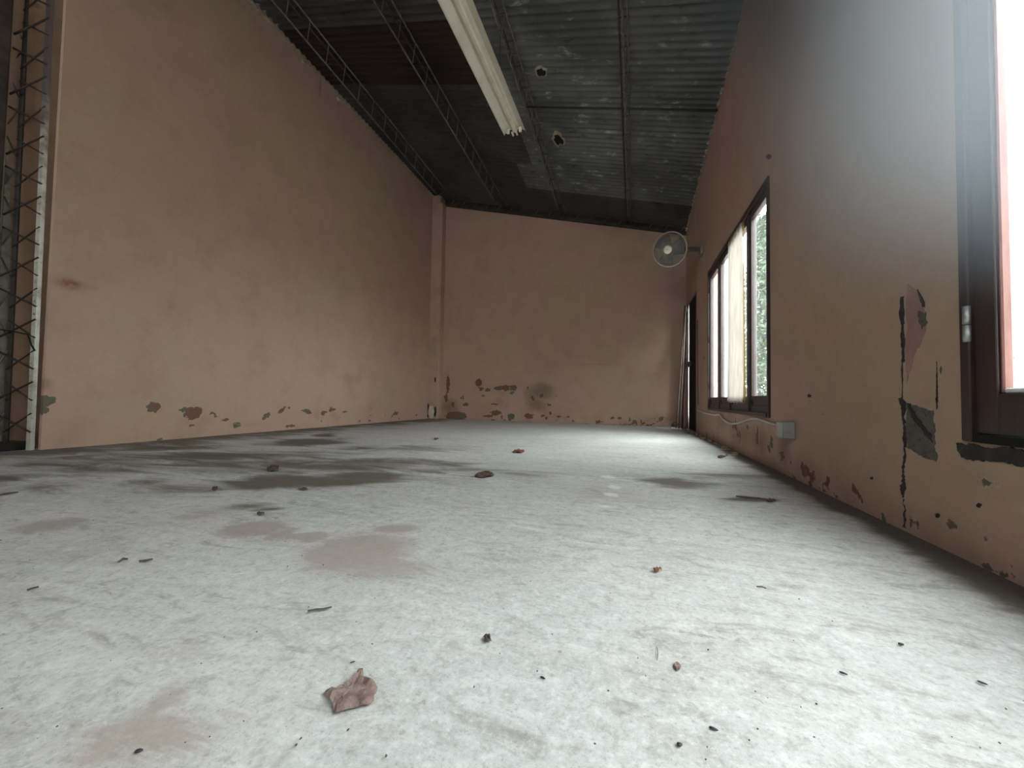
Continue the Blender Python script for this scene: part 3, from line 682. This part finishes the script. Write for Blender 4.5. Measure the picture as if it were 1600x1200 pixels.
# ------------------------------------------------------------------ far door with a slit of daylight
def door():
    e = struct(empty('door_1')); y0, y1, z0, z1 = D1
    part('door_jamb', e, M_wood, y0 + .002, y0 + .035, 0.002, z1 - .002, -.004, .085)
    part('door_jamb', e, M_white, y1 - .03, y1 - .002, 0.002, z1 - .002, .0, .09)
    part('jamb_trim', e, M_wood, y1 - .03, y1 + .015, 0.002, z1 - .002, -.012, -.0005)
    part('door_head', e, M_wood, y0 + .036, y1 - .036, z1 - .04, z1 - .002, -.004, .085)
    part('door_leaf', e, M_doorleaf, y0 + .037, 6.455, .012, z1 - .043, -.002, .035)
    part('threshold', e, M_darkconc, y0 + .036, y1 - .036, 0., .01, .0, .09)
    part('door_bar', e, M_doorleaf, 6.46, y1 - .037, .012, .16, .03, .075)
    for z in (.9,):
        part('door_lock', e, M_darksteel, 6.16, 6.50, z, z + .07, -.03, -.003)
    part('bolt', e, M_darksteel, y1 - .05, y1 - .01, 1.66, 1.78, -.03, -.004)
door()

# ------------------------------------------------------------------ plaster scars on the right wall
def scar(name, pts, mat, th, parent=WR, label=None, sub=4, jit=1.2, off=0.):
    P = list(pts); amp = jit * 1.3
    for lev in range(sub):
        Q = []
        for k in range(len(P)):
            a, b = P[k], P[(k + 1) % len(P)]; L = math.hypot(b[0] - a[0], b[1] - a[1])
            Q.append(a)
            if L > 2.: Q.append(((a[0] + b[0]) / 2 + random.gauss(0, min(amp, L * .14)), (a[1] + b[1]) / 2 + random.gauss(0, min(amp, L * .14))))
        P = Q; amp *= .75
    bm = bmesh.new(); W = [on_right(*p) for p in P]
    prism(bm, [(w[0] + .002 - off, w[1], w[2]) for w in W], (-th - .002, 0, 0)); o = obj(name, bm, mat, parent)
    if label: o['label'] = label
    return o
LUMPS = []
random.seed(11)
scar('plaster_scar', [(1412, 626), (1422, 632), (1440, 637), (1459, 641), (1462, 690), (1463, 722), (1440, 712), (1418, 700), (1414, 670)], M_scar, .0015, label='bare grey cement patch')
scar('plaster_gouge', [(1416, 630), (1424, 632), (1440, 658), (1456, 686), (1459, 692), (1450, 684), (1436, 664), (1424, 645)], M_gouge, .003, label='dark slanting gouge')
scar('plaster_gouge', [(1408, 464), (1413, 463), (1413.5, 490), (1412, 512), (1414.5, 535), (1413, 566), (1410, 566), (1408.5, 540), (1407.5, 500)], M_gouge, .002, label='dark vertical gouge', jit=.8)
scar('plaster_crack', [(1410, 562), (1411.3, 562), (1411, 590), (1410.6, 622), (1409.6, 622), (1409.8, 590)], M_gouge, .002, jit=.5)
scar('plaster_crack', [(1405, 622), (1411, 623), (1416, 634), (1415, 660), (1417, 698), (1413.5, 700), (1412, 668), (1410, 642)], M_gouge, .0025, jit=.9)
scar('plaster_crack', [(1411.5, 700), (1413.5, 700), (1412.6, 735), (1413.5, 748), (1415, 766), (1412, 778), (1409, 768), (1410, 750), (1411.3, 735)], M_gouge, .0025, jit=1.)
scar('plaster_crack', [(1463.5, 565), (1464.5, 565), (1465.4, 600), (1466, 622), (1464, 640), (1463.5, 620), (1464, 600)], M_gouge, .0015, jit=.5)
scar('plaster_scar', [(1418, 444), (1430, 452), (1444, 478), (1449, 505), (1440, 535), (1428, 560), (1418, 598), (1415, 560), (1416, 480)], M_oldpink, .0012, label='older mauve paint layer')
scar('plaster_gouge', [(1434, 452), (1444, 470), (1446, 480), (1441, 474)], M_gouge, .0025, jit=.5)
scar('plaster_gouge', [(1436, 486), (1448, 488), (1450, 504), (1442, 514), (1436, 500)], M_scar, .0025, jit=.9)
scar('sill_gap', [(1496, 692), (1516, 693), (1560, 700), (1605, 706), (1605, 730), (1570, 722), (1530, 718), (1510, 716), (1498, 704)], M_gouge, .004, label='black chipped gap under the near window', jit=1.6)
scar('skirting_grime', [(1411, 780), (1413, 780), (1415, 808), (1416, 826), (1410, 824), (1412, 806)], M_gouge, .001, jit=1.2)
for (x, y, s) in ((1201, 244, 4), (1140, 640, 2), (1530, 789, 4), (1465, 805, 4), (1264, 618, 3), (1362, 747, 2.5)):
    scar('plaster_chip', [(x - s, y), (x, y - s * .8), (x + s, y - s * .4), (x + s * .6, y + s), (x - s * .4, y + s)], M_gouge, .0015, jit=.6, sub=2)
for (px, py, rr) in ((472, 96, .022), (528, 155, .03), (533, 158, .018), (620, 243, .015)):
    p = on_left(px, py); LUMPS.append((p, rr))
# white plaster lump at the foot of the pilaster
def lump(name, c, r, mat, label=None, parent=None):
    bm = bmesh.new(); bmesh.ops.create_icosphere(bm, subdivisions=2, radius=1.)
    for v in bm.verts:
        k = 1 + .35 * mnoise.noise(v.co * 1.7 + Vector(c)); v.co = Vector((c[0] + v.co.x * r[0] * k, c[1] + v.co.y * r[1] * k, c[2] + v.co.z * r[2] * k))
    o = obj(name, bm, mat, parent)
    if label: o['label'] = label
    return o
for p, rr in LUMPS: lump('mortar_lump', (p[0] + .005, p[1], p[2]), (.012, rr, rr * .7), M_plaster, None, WL)
lump('broken_plaster', (-3.585, 6.795, .12), (.07, .025, .12), M_plaster, 'broken pale plaster at the foot', bpy.data.objects['trim_4'])
lump('damp_hole', (-3.655, 6.80, .15), (.035, .012, .14), M_gouge, None, bpy.data.objects['trim_4'])
lump('damp_hole', (-3.505, 6.80, .13), (.03, .012, .10), M_gouge, None, bpy.data.objects['trim_4'])
lump('damp_hole', (-3.52, 6.80, .72), (.02, .008, .05), M_gouge, None, bpy.data.objects['trim_4'])

# ------------------------------------------------------------------ wall fan
def fan():
    my, mz = 5.37, 2.25
    mount = Vector((xright(my), my, mz))
    head = Vector((.385, 5.15, 2.205))
    e = empty('wall_fan', head); tag(e, 'grey caged wall fan with pale hub on bracket above the far door', 'fan')
    dirv = Vector((-.40, -.86, -.28)).normalized(); q = dirv.to_track_quat('Z', 'Y'); e.rotation_euler = q.to_euler()
    inv = (Matrix.Translation(head) @ q.to_matrix().to_4x4()).inverted(); mount_l = inv @ mount
    R = .198
    bm = bmesh.new(); tube(bm, [(R * math.cos(2 * PI * k / 40), R * math.sin(2 * PI * k / 40), 0) for k in range(41)], .0065, 8, False); obj('cage_rim', bm, M_ring, e, True)
    for sgn, depth, nm in ((1, .065, 'front_grille'), (-1, .085, 'rear_grille')):
        bm = bmesh.new(); n = 84
        for k in range(n):
            a = 2 * PI * k / n
            pts = []
            for t in np.linspace(.045, R, 7):
                f = (t - .045) / (R - .045); pts.append((t * math.cos(a + .35 * f), t * math.sin(a + .35 * f), sgn * depth * math.sqrt(max(0, 1 - (f ** 2.4)))))
            tube(bm, pts, .0019, 4, False)
        for rr in (.09, .145):
            f = (rr - .045) / (R - .045); zz = sgn * depth * math.sqrt(1 - f ** 2.4)
            tube(bm, [(rr * math.cos(2 * PI * k / 32), rr * math.sin(2 * PI * k / 32), zz) for k in range(33)], .002, 5, False)
        obj(nm, bm, M_cage, e)
    bm = bmesh.new(); lathe(bm, [(.02, .058), (.046, .060), (.049, .066), (.046, .073), (.02, .077), (.004, .077)], 28); hub = obj('hub_badge', bm, M_enamel2, e, True)
    bm = bmesh.new(); lathe(bm, [(.006, .0765), (.006, .0795)], 12); obj('hub_screw', bm, M_cage, hub)
    for k in range(3):
        bm = bmesh.new(); a0 = 2 * PI * k / 3; nr, na = 6, 8; g = []
        for i in range(nr + 1):
            r_ = .03 + (.17 - .03) * i / nr; row = []
            for j in range(na + 1):
                s = (j / na - .5) * (1.5 - .25 * i / nr); row.append(bm.verts.new((r_ * math.cos(a0 + s + .1 * i / nr), r_ * math.sin(a0 + s + .1 * i / nr), .03 * s * 1.1 - .005)))
            g.append(row)
        for i in range(nr):
            for j in range(na): bm.faces.new((g[i][j], g[i][j + 1], g[i + 1][j + 1], g[i + 1][j]))
        o = obj('blade', bm, M_blade, e, True); m = o.modifiers.new('t', 'SOLIDIFY'); m.thickness = .003
    bm = bmesh.new(); lathe(bm, [(.04, -.19), (.062, -.18), (.07, -.15), (.07, -.09), (.055, -.075), (.02, -.03), (.01, .05)], 24); obj('motor_housing', bm, M_cage, e, True)
    bm = bmesh.new(); el = mount_l + (Vector((0, 0, -.13)) - mount_l) * .0
    tube(bm, [Vector((0, 0, -.13)), Vector((0, 0, -.13)).lerp(mount_l, .45), mount_l], [.024, .026, .03], 10); obj('bracket_arm', bm, M_cage, e, True)
    # plate on the wall
    bm = bmesh.new(); rw(bm, my - .06, my + .06, mz - .07, mz + .06, -.03, .0, .004); bm.transform(inv); obj('wall_plate', bm, M_cage, e)
fan()

# ------------------------------------------------------------------ poles leaning in the far right corner
def lean_pole(name, bpx, tx, ty, tz, r, mat, label, cat):
    b = on_floor(*bpx)
    e = Vector((b[0], b[1], 0)); t = Vector((tx, ty, tz)); bm = bmesh.new(); d = t - e
    tube(bm, [(0, 0, .003), d * .5 + Vector((0.004, 0, 0)), d], r, 10)
    o = obj(name, bm, mat, None, True); o.location = e; tag(o, label, cat); return o
lean_pole('plastic_pipe', (1056.5, 669), .715, 6.62, 1.84, .011, M_pvc, 'leftmost pale plastic pipe leaning into the corner beside the far door', 'pipe')
lean_pole('plastic_pipe', (1061, 669.5), .715, 6.52, 1.80, .011, M_pvc, 'second pale plastic pipe leaning into the corner, nearer the far door', 'pipe')
lean_pole('wooden_pole', (1066, 670), .722, 6.45, 1.72, .013, M_pole, 'dark brown wooden pole leaning behind the pale pipes at the far door', 'pole')

# ------------------------------------------------------------------ cable and switch box below the far window
def path_on_right(P, r, off):
    out = []
    for p in P:
        w = on_right(*p); out.append(Vector((w[0] - off, w[1], w[2])))
    # smooth
    res = []
    for i in range(len(out) - 1):
        p0, p1, p2, p3 = out[max(i - 1, 0)], out[i], out[i + 1], out[min(i + 2, len(out) - 1)]
        for k in range(6):
            t = k / 6; res.append(.5 * ((2 * p1) + (p2 - p0) * t + (2 * p0 - 5 * p1 + 4 * p2 - p3) * t * t + (3 * p1 - p0 - 3 * p2 + p3) * t ** 3))
    res.append(out[-1]); bm = bmesh.new(); tube(bm, res, r, 8); return bm
cab = tag(obj('power_cable', path_on_right([(1091, 641), (1100, 644), (1112, 647), (1120, 648), (1127, 648), (1132, 655), (1142, 661), (1152, 661.5), (1165, 658), (1178, 654.5), (1190, 655.5), (1202, 660), (1216, 664), (1230, 666)], .009, .010), M_cable, None, True),
          'dirty white cable sagging along the wall below the far window', 'cable')
tag(obj('thin_wire', path_on_right([(1090, 500), (1090.5, 560), (1091, 610), (1091, 632)], .003, .004), M_black, None, True), 'thin black wire running down right wall between door and far window', 'wire')
bx_ = on_right(1238, 672)
e = empty('switch_box', (bx_[0], bx_[1], bx_[2])); tag(e, 'small grey surface switch box on right wall at the cable end', 'switch box')
bm = bmesh.new(); box(bm, (-.055, -.045, -.045), (0, .045, .045), .006); obj('box_body', bm, M_box, e)
bm = bmesh.new(); box(bm, (-.066, -.040, -.040), (-.055, .040, .040), .004); o = obj('cover_plate', bm, M_boxlid, e); o['label'] = 'paler cover plate'
bm = bmesh.new(); box(bm, (-.05, .046, -.03), (-.008, .062, .025), .004); obj('cable_gland', bm, M_black, e)

# ------------------------------------------------------------------ outdoors beyond the glass
bm = bmesh.new(); box(bm, (.995, -14, -.3), (40, 24, -.12)); struct(obj('ground', bm, M_ground))
bm = bmesh.new(); box(bm, (-16, -24, -.3), (.99, YF - .161, -.12)); struct(obj('ground', bm, M_ground))
def plant(name, cx, cy, h, rad, n, label, seed):
    random.seed(seed); e = empty(name, (cx, cy, -.12)); tag(e, label, 'plant')
    V = []; F = []
    for k in range(n):
        z = h * (.06 + .94 * random.random()); rr = rad * math.sqrt(random.random()) * (1 - .45 * (z / h) ** 2); a = random.uniform(0, 2 * PI)
        c = Vector((rr * math.cos(a), rr * math.sin(a), z)); s = random.uniform(.035, .07)
        u = Vector((random.gauss(0, 1), random.gauss(0, 1), random.gauss(-.3, .6))).normalized(); w = u.orthogonal().normalized(); w = (w * math.cos(2.1 * k) + u.cross(w) * math.sin(2.1 * k))
        b = len(V); V += [c - u * s, c + w * s * .42 + u.cross(w) * s * .1, c + u * s * 1.1, c - w * s * .42 + u.cross(w) * s * .1]; F += [(b, b + 1, b + 2), (b, b + 2, b + 3)]
    me = bpy.data.meshes.new('foliage'); me.from_pydata([tuple(v) for v in V], [], F); me.update(); o = link('foliage', me, M_leafg, e); o['kind'] = 'stuff'
    bm = bmesh.new()
    for k in range(5):
        a = 2 * PI * k / 5; tube(bm, [(0.03 * math.cos(a), .03 * math.sin(a), 0), (.12 * rad * math.cos(a), .12 * rad * math.sin(a), h * .4), (.5 * rad * math.cos(a), .5 * rad * math.sin(a), h * .8)], [.025, .018, .006], 6)
    obj('stem', bm, M_bark, e)
plant('garden_shrub', 2.36, 8.0, 3.75, .66, 16000, 'leafy green shrub growing outside the right pane of the far window', 21)
def blocker_hedge():  # greenery added outside to keep daylight off the left wall
    random.seed(33); e = empty('blocker_hedge', (4.2, -2.6, -.12)); tag(e, 'tall dense greenery added opposite the near window to block daylight', 'blocker_hedge')
    bm = bmesh.new(); box(bm, (-.35, -4.2, 0), (.45, 4.2, 2.75), .1); obj('inner_growth', bm, M_leafg, e)
    V = []; F = []
    for k in range(9000):
        c = Vector((-.36 + random.gauss(0, .05), random.uniform(-4.2, 4.2), random.uniform(0, 2.8))) if k % 4 else Vector((random.uniform(-.4, .5), random.uniform(-4.2, 4.2), 2.76 + random.gauss(0, .05)))
        s = random.uniform(.04, .08); u = Vector((random.gauss(0, 1), random.gauss(0, 1), random.gauss(0, 1))).normalized(); w = u.orthogonal().normalized()
        b = len(V); V += [c - u * s, c + w * s * .45, c + u * s, c - w * s * .45]; F += [(b, b + 1, b + 2), (b, b + 2, b + 3)]
    me = bpy.data.meshes.new('foliage'); me.from_pydata([tuple(v) for v in V], [], F); me.update(); o = link('foliage', me, M_leafg, e); o['kind'] = 'stuff'
blocker_hedge()
bm = bmesh.new(); box(bm, (1.36, 7.18, -.12), (1.47, 7.29, 2.9), .01); tag(obj('porch_post', bm, M_white), 'white square porch post seen through second pane of far window', 'post')

# lens glare imitated by a wedge of scattering volume beside the near window
def glare_veil():
    m = bpy.data.materials.new('lens_glare_volume'); m.use_nodes = True; t = m.node_tree; t.nodes.clear()
    out = t.nodes.new('ShaderNodeOutputMaterial'); vs = t.nodes.new('ShaderNodeVolumeScatter'); t.links.new(vs.outputs[0], out.inputs['Volume'])
    vs.inputs['Color'].default_value = (.80, .90, 1., 1); vs.inputs['Anisotropy'].default_value = .2
    tc = t.nodes.new('ShaderNodeTexCoord'); sp = t.nodes.new('ShaderNodeSeparateXYZ'); t.links.new(tc.outputs['Object'], sp.inputs[0])
    def mt(op, a, b):
        x = t.nodes.new('ShaderNodeMath'); x.operation = op
        for i, v in enumerate((a, b)):
            if isinstance(v, (int, float)): x.inputs[i].default_value = v
            else: t.links.new(v, x.inputs[i])
        return x.outputs[0]
    def rp(f, a, b):
        x = t.nodes.new('ShaderNodeMapRange'); x.interpolation_type = 'SMOOTHSTEP'; t.links.new(f, x.inputs[0]); x.inputs[1].default_value = a; x.inputs[2].default_value = b; return x.outputs[0]
    up = mt('SUBTRACT', sp.outputs[2], mt('MULTIPLY', sp.outputs[1], 1.36))
    dn = mt('MULTIPLY', rp(up, -1.30, -.55), mt('MULTIPLY', mt('MULTIPLY', rp(sp.outputs[0], .30, .55), rp(sp.outputs[1], .5, 1.3)), rp(sp.outputs[2], .55, 1.05)))
    t.links.new(mt('MULTIPLY', dn, GLARE), vs.inputs['Density'])
    bm = bmesh.new(); box(bm, (.28, .32, .35), (.79, 3.3, 3.3)); o = obj('glare_veil', bm, m); o['kind'] = 'stuff'
    tag(o, 'pale lens glare shaped as a volume beside the near window', 'glare_veil')
GLARE = 1.0
glare_veil()
SC.cycles.volume_step_rate = 2.0; SC.cycles.volume_max_steps = 64; SC.cycles.volume_bounces = 0
portal('window_portal_far', (1.02, (W1[0] + W1[1]) / 2, (W1[2] + W1[3]) / 2), (0, PI / 2, 0), W1[3] - W1[2], W1[1] - W1[0])
portal('fill_slot_portal', ((FILL_SLOT[0] + FILL_SLOT[1]) / 2, YF - .18, (FILL_SLOT[2] + FILL_SLOT[3]) / 2), (PI / 2, 0, 0), FILL_SLOT[1] - FILL_SLOT[0], FILL_SLOT[3] - FILL_SLOT[2])
portal('window_portal_near', (1.02, (W2[0] + W2[1]) / 2, (W2[2] + W2[3]) / 2), (0, PI / 2, 0), W2[3] - W2[2], W2[1] - W2[0])

# ------------------------------------------------------------------ dead leaves, twigs and seeds on the floor
def crumple(name, outline, hgt, mat, label, cat='leaf', seed=1, group=None):
    random.seed(seed); n = len(outline); P = np.array([on_floor(*p) for p in outline]); c = P.mean(0)
    bm = bmesh.new(); rings = []
    for f in (1., .8, .55, .28):
        ring = []
        for k in range(n):
            q = c + (P[k] - c) * f; sz = np.linalg.norm(P - c, axis=1).max()
            z = hgt * (.35 + .65 * abs(mnoise.noise(Vector((q[0] / sz * 1.9 + seed, q[1] / sz * 1.9, seed))) * 1.5)) if f < 1 else hgt * random.choice([.02, .1, .3, .6])
            ring.append(bm.verts.new((q[0] - c[0], q[1] - c[1], max(.0005, z))))
        rings.append(ring)
    cv = bm.verts.new((0, 0, hgt * .5))
    for a, b in zip(rings, rings[1:]):
        for k in range(n): bm.faces.new((a[k], a[(k + 1) % n], b[(k + 1) % n], b[k]))
    for k in range(n): bm.faces.new((rings[-1][k], rings[-1][(k + 1) % n], cv))
    o = obj(name, bm, mat); o.location = (c[0], c[1], .0006); m = o.modifiers.new('t', 'SOLIDIFY'); m.thickness = .0005; m.offset = 1
    return tag(o, label, cat, group)
def zc(L): return [(480 + x * 140 / 1600, 1030 + y * 105 / 1200) for x, y in L]
OUT = zc([(340, 575), (390, 625), (450, 640), (540, 590), (600, 545), (680, 490), (740, 430), (800, 370), (850, 300), (920, 260), (990, 212), (1000, 320), (1070, 345), (1140, 395), (1200, 455), (1255, 535),
          (1225, 620), (1185, 700), (1190, 770), (1130, 820), (1090, 872), (1010, 872), (930, 862), (850, 890), (760, 935), (640, 970), (510, 1010), (470, 930), (455, 850), (400, 780), (360, 710), (285, 650)])
big = crumple('dry_leaf', OUT, .011, M_leaf, 'large crumpled brown dry leaf in the foreground of the concrete floor', seed=4)
def blob(px, py, rx, ry, n, seed):
    random.seed(seed); return [(px + rx * random.uniform(.6, 1.15) * math.cos(2 * PI * k / n), py + ry * random.uniform(.6, 1.15) * math.sin(2 * PI * k / n)) for k in range(n)]
for (px, py, rx, ry, hgt, mat, label, sd) in [
        (427, 735, 10, 4, .03, M_leaf2, 'dark curled dry leaf on the brown damp patch left of centre', 3),
        (757, 743, 21, 5, .018, M_leaf2, 'wide dark shredded dry leaf in the middle of the floor', 8),
        (810, 706, 10, 2.4, .018, M_leaf3, 'rust coloured dry leaf on the pale floor near the back wall', 5),
        (1027, 893, 7, 2.5, .012, M_leaf3, 'small rust coloured leaf scrap on pale floor right of centre', 6),
        (407, 804, 7, 2, .012, M_leaf2, 'small dark leaf scrap beside the hand shaped smear', 7),
        (336, 766, 5, 2, .016, M_leaf2, 'tiny dark leaf scrap left of the brown damp patch', 9),
        (474, 765, 8, 1.8, .008, M_leaf2, 'flat dark leaf scrap at the edge of the brown damp patch', 10),
        (1127, 714, 8, 1.6, .012, M_leaf2, 'small dark leaf near the foot of the right wall below far window', 12),
        (682, 686, 4, 1.2, .012, M_leaf2, 'tiny dark leaf scrap near the foot of the pilaster', 13),
        (762, 1000, 7, 6, .007, M_seed, 'small black curled scrap in the middle foreground', 14),
        (1205, 783, 7, 2, .01, M_leaf2, 'dark curled scrap at the end of the dark streak near right wall', 15),
        (1059, 1043, 6, 7, .003, M_leaf, 'tiny brown leaf crumb on the pale floor right of centre', 16)]:
    crumple('dry_leaf' if mat is not M_seed else 'floor_scrap', blob(px, py, rx, ry, 12, sd), hgt, mat, label, 'leaf' if mat is not M_seed else 'scrap', sd)
def twig(pts, r, label, mat=M_twig):
    P = [on_floor(*p) for p in pts]; c = P[0]
    bm = bmesh.new(); n = len(P); tube(bm, [(p[0] - c[0], p[1] - c[1], r + .0008 + .0008 * (k % 2)) for k, p in enumerate(P)], [r * (1 - .5 * abs(k / (n - 1) - .4)) for k in range(n)], 6)
    o = obj('twig', bm, mat, None, True); o.location = (c[0], c[1], 0); return tag(o, label, 'twig')
twig([(481, 957), (493, 955.5), (505, 954), (518, 951.5)], .0022, 'flat grey twig lying left of centre on the pale floor')
twig([(186, 880), (192, 876), (199, 876)], .003, 'short dark twig, left one of a pair on the left floor')
twig([(218, 879), (226, 879), (238, 876)], .003, 'short dark twig, right one of a pair on the left floor')
twig([(42, 924), (50, 922), (60, 919)], .002, 'short grey twig near the left edge of the floor')
twig([(0, 775), (14, 773), (28, 771)], .004, 'dark twig at the far left edge of the floor')
twig([(1182, 918), (1190, 919), (1197, 921)], .0016, 'thin dark twig on the pale floor right of centre')
twig([(1150, 777), (1170, 779), (1186, 780), (1200, 783)], .004, 'long dark twig near the foot of the right wall')
twig([(1026, 1012), (1028, 1022), (1027, 1033)], .0006, 'hair thin dark stalk on the foreground floor')
def seed(px, py, ln, wd, ang, label, group=None, mat=M_seed):
    p = on_floor(px, py); bm = bmesh.new(); bmesh.ops.create_icosphere(bm, subdivisions=2, radius=1.)
    for v in bm.verts: v.co = Vector((v.co.x * ln, v.co.y * wd * (1 - .35 * v.co.x), v.co.z * wd * .6 + wd * .55))
    o = obj('seed', bm, mat, None, True); o.location = (p[0], p[1], 0); o.rotation_euler = (0, 0, ang); return tag(o, label, 'seed', group)
for (px, py, ln, wd, ang, label) in [
        (1115, 1140, .0055, .0022, -.3, 'dark pointed seed at the bottom right foreground'),
        (1062, 1165, .0035, .0028, .4, 'round black seed near the bottom edge right of centre'),
        (1318, 1053, .0055, .0022, -.5, 'dark oval seed right of centre on bright foreground floor'),
        (1408, 1008, .0045, .0032, .2, 'plump dark seed on the bright floor near the right'),
        (1535, 1068, .0055, .0022, -.6, 'dark oval seed closest to the right edge of the floor'),
        (848, 1060, .0045, .0018, -.4, 'small dark oval seed in the centre foreground'),
        (217, 1175, .0042, .0026, .5, 'dark seed near the bottom left corner of the floor'),
        (551, 1035, .004, .0012, .9, 'thin dark seed just above the large crumpled leaf'),
        (203, 1023, .004, .002, .2, 'single dark seed alone on the left foreground floor') ][:8]:
    seed(px, py, ln, wd, ang, label)
# loose grit: far too fine to count
random.seed(5); pts = []
for k in range(130):
    px, py = random.uniform(0, 1600), 690 + 500 * random.random() ** 1.3; p = on_floor(px, py)
    if xleft(p[1]) + .15 < p[0] < xright(p[1]) - .06 and p[1] < 6.7: pts.append((p[0], p[1], .001))
o = crumbs('floor_grit', pts, .0005, .0016, None, M_twig); tag(o, 'fine dark grit scattered over the whole concrete floor', 'grit')
pts = []
for k in range(160):
    x = random.uniform(-.9, .66); pts.append((x, yback(x) - abs(random.gauss(0, .06)) - .02, .006))
for k in range(90):
    y = random.uniform(3.4, 6.5); pts.append((xright(y) - abs(random.gauss(0, .03)) - .035, y, .005))
o = crumbs('plaster_crumbs', pts, .006, .018, None, M_mortar); tag(o, 'fallen plaster flakes along the foot of back and right walls', 'rubble')
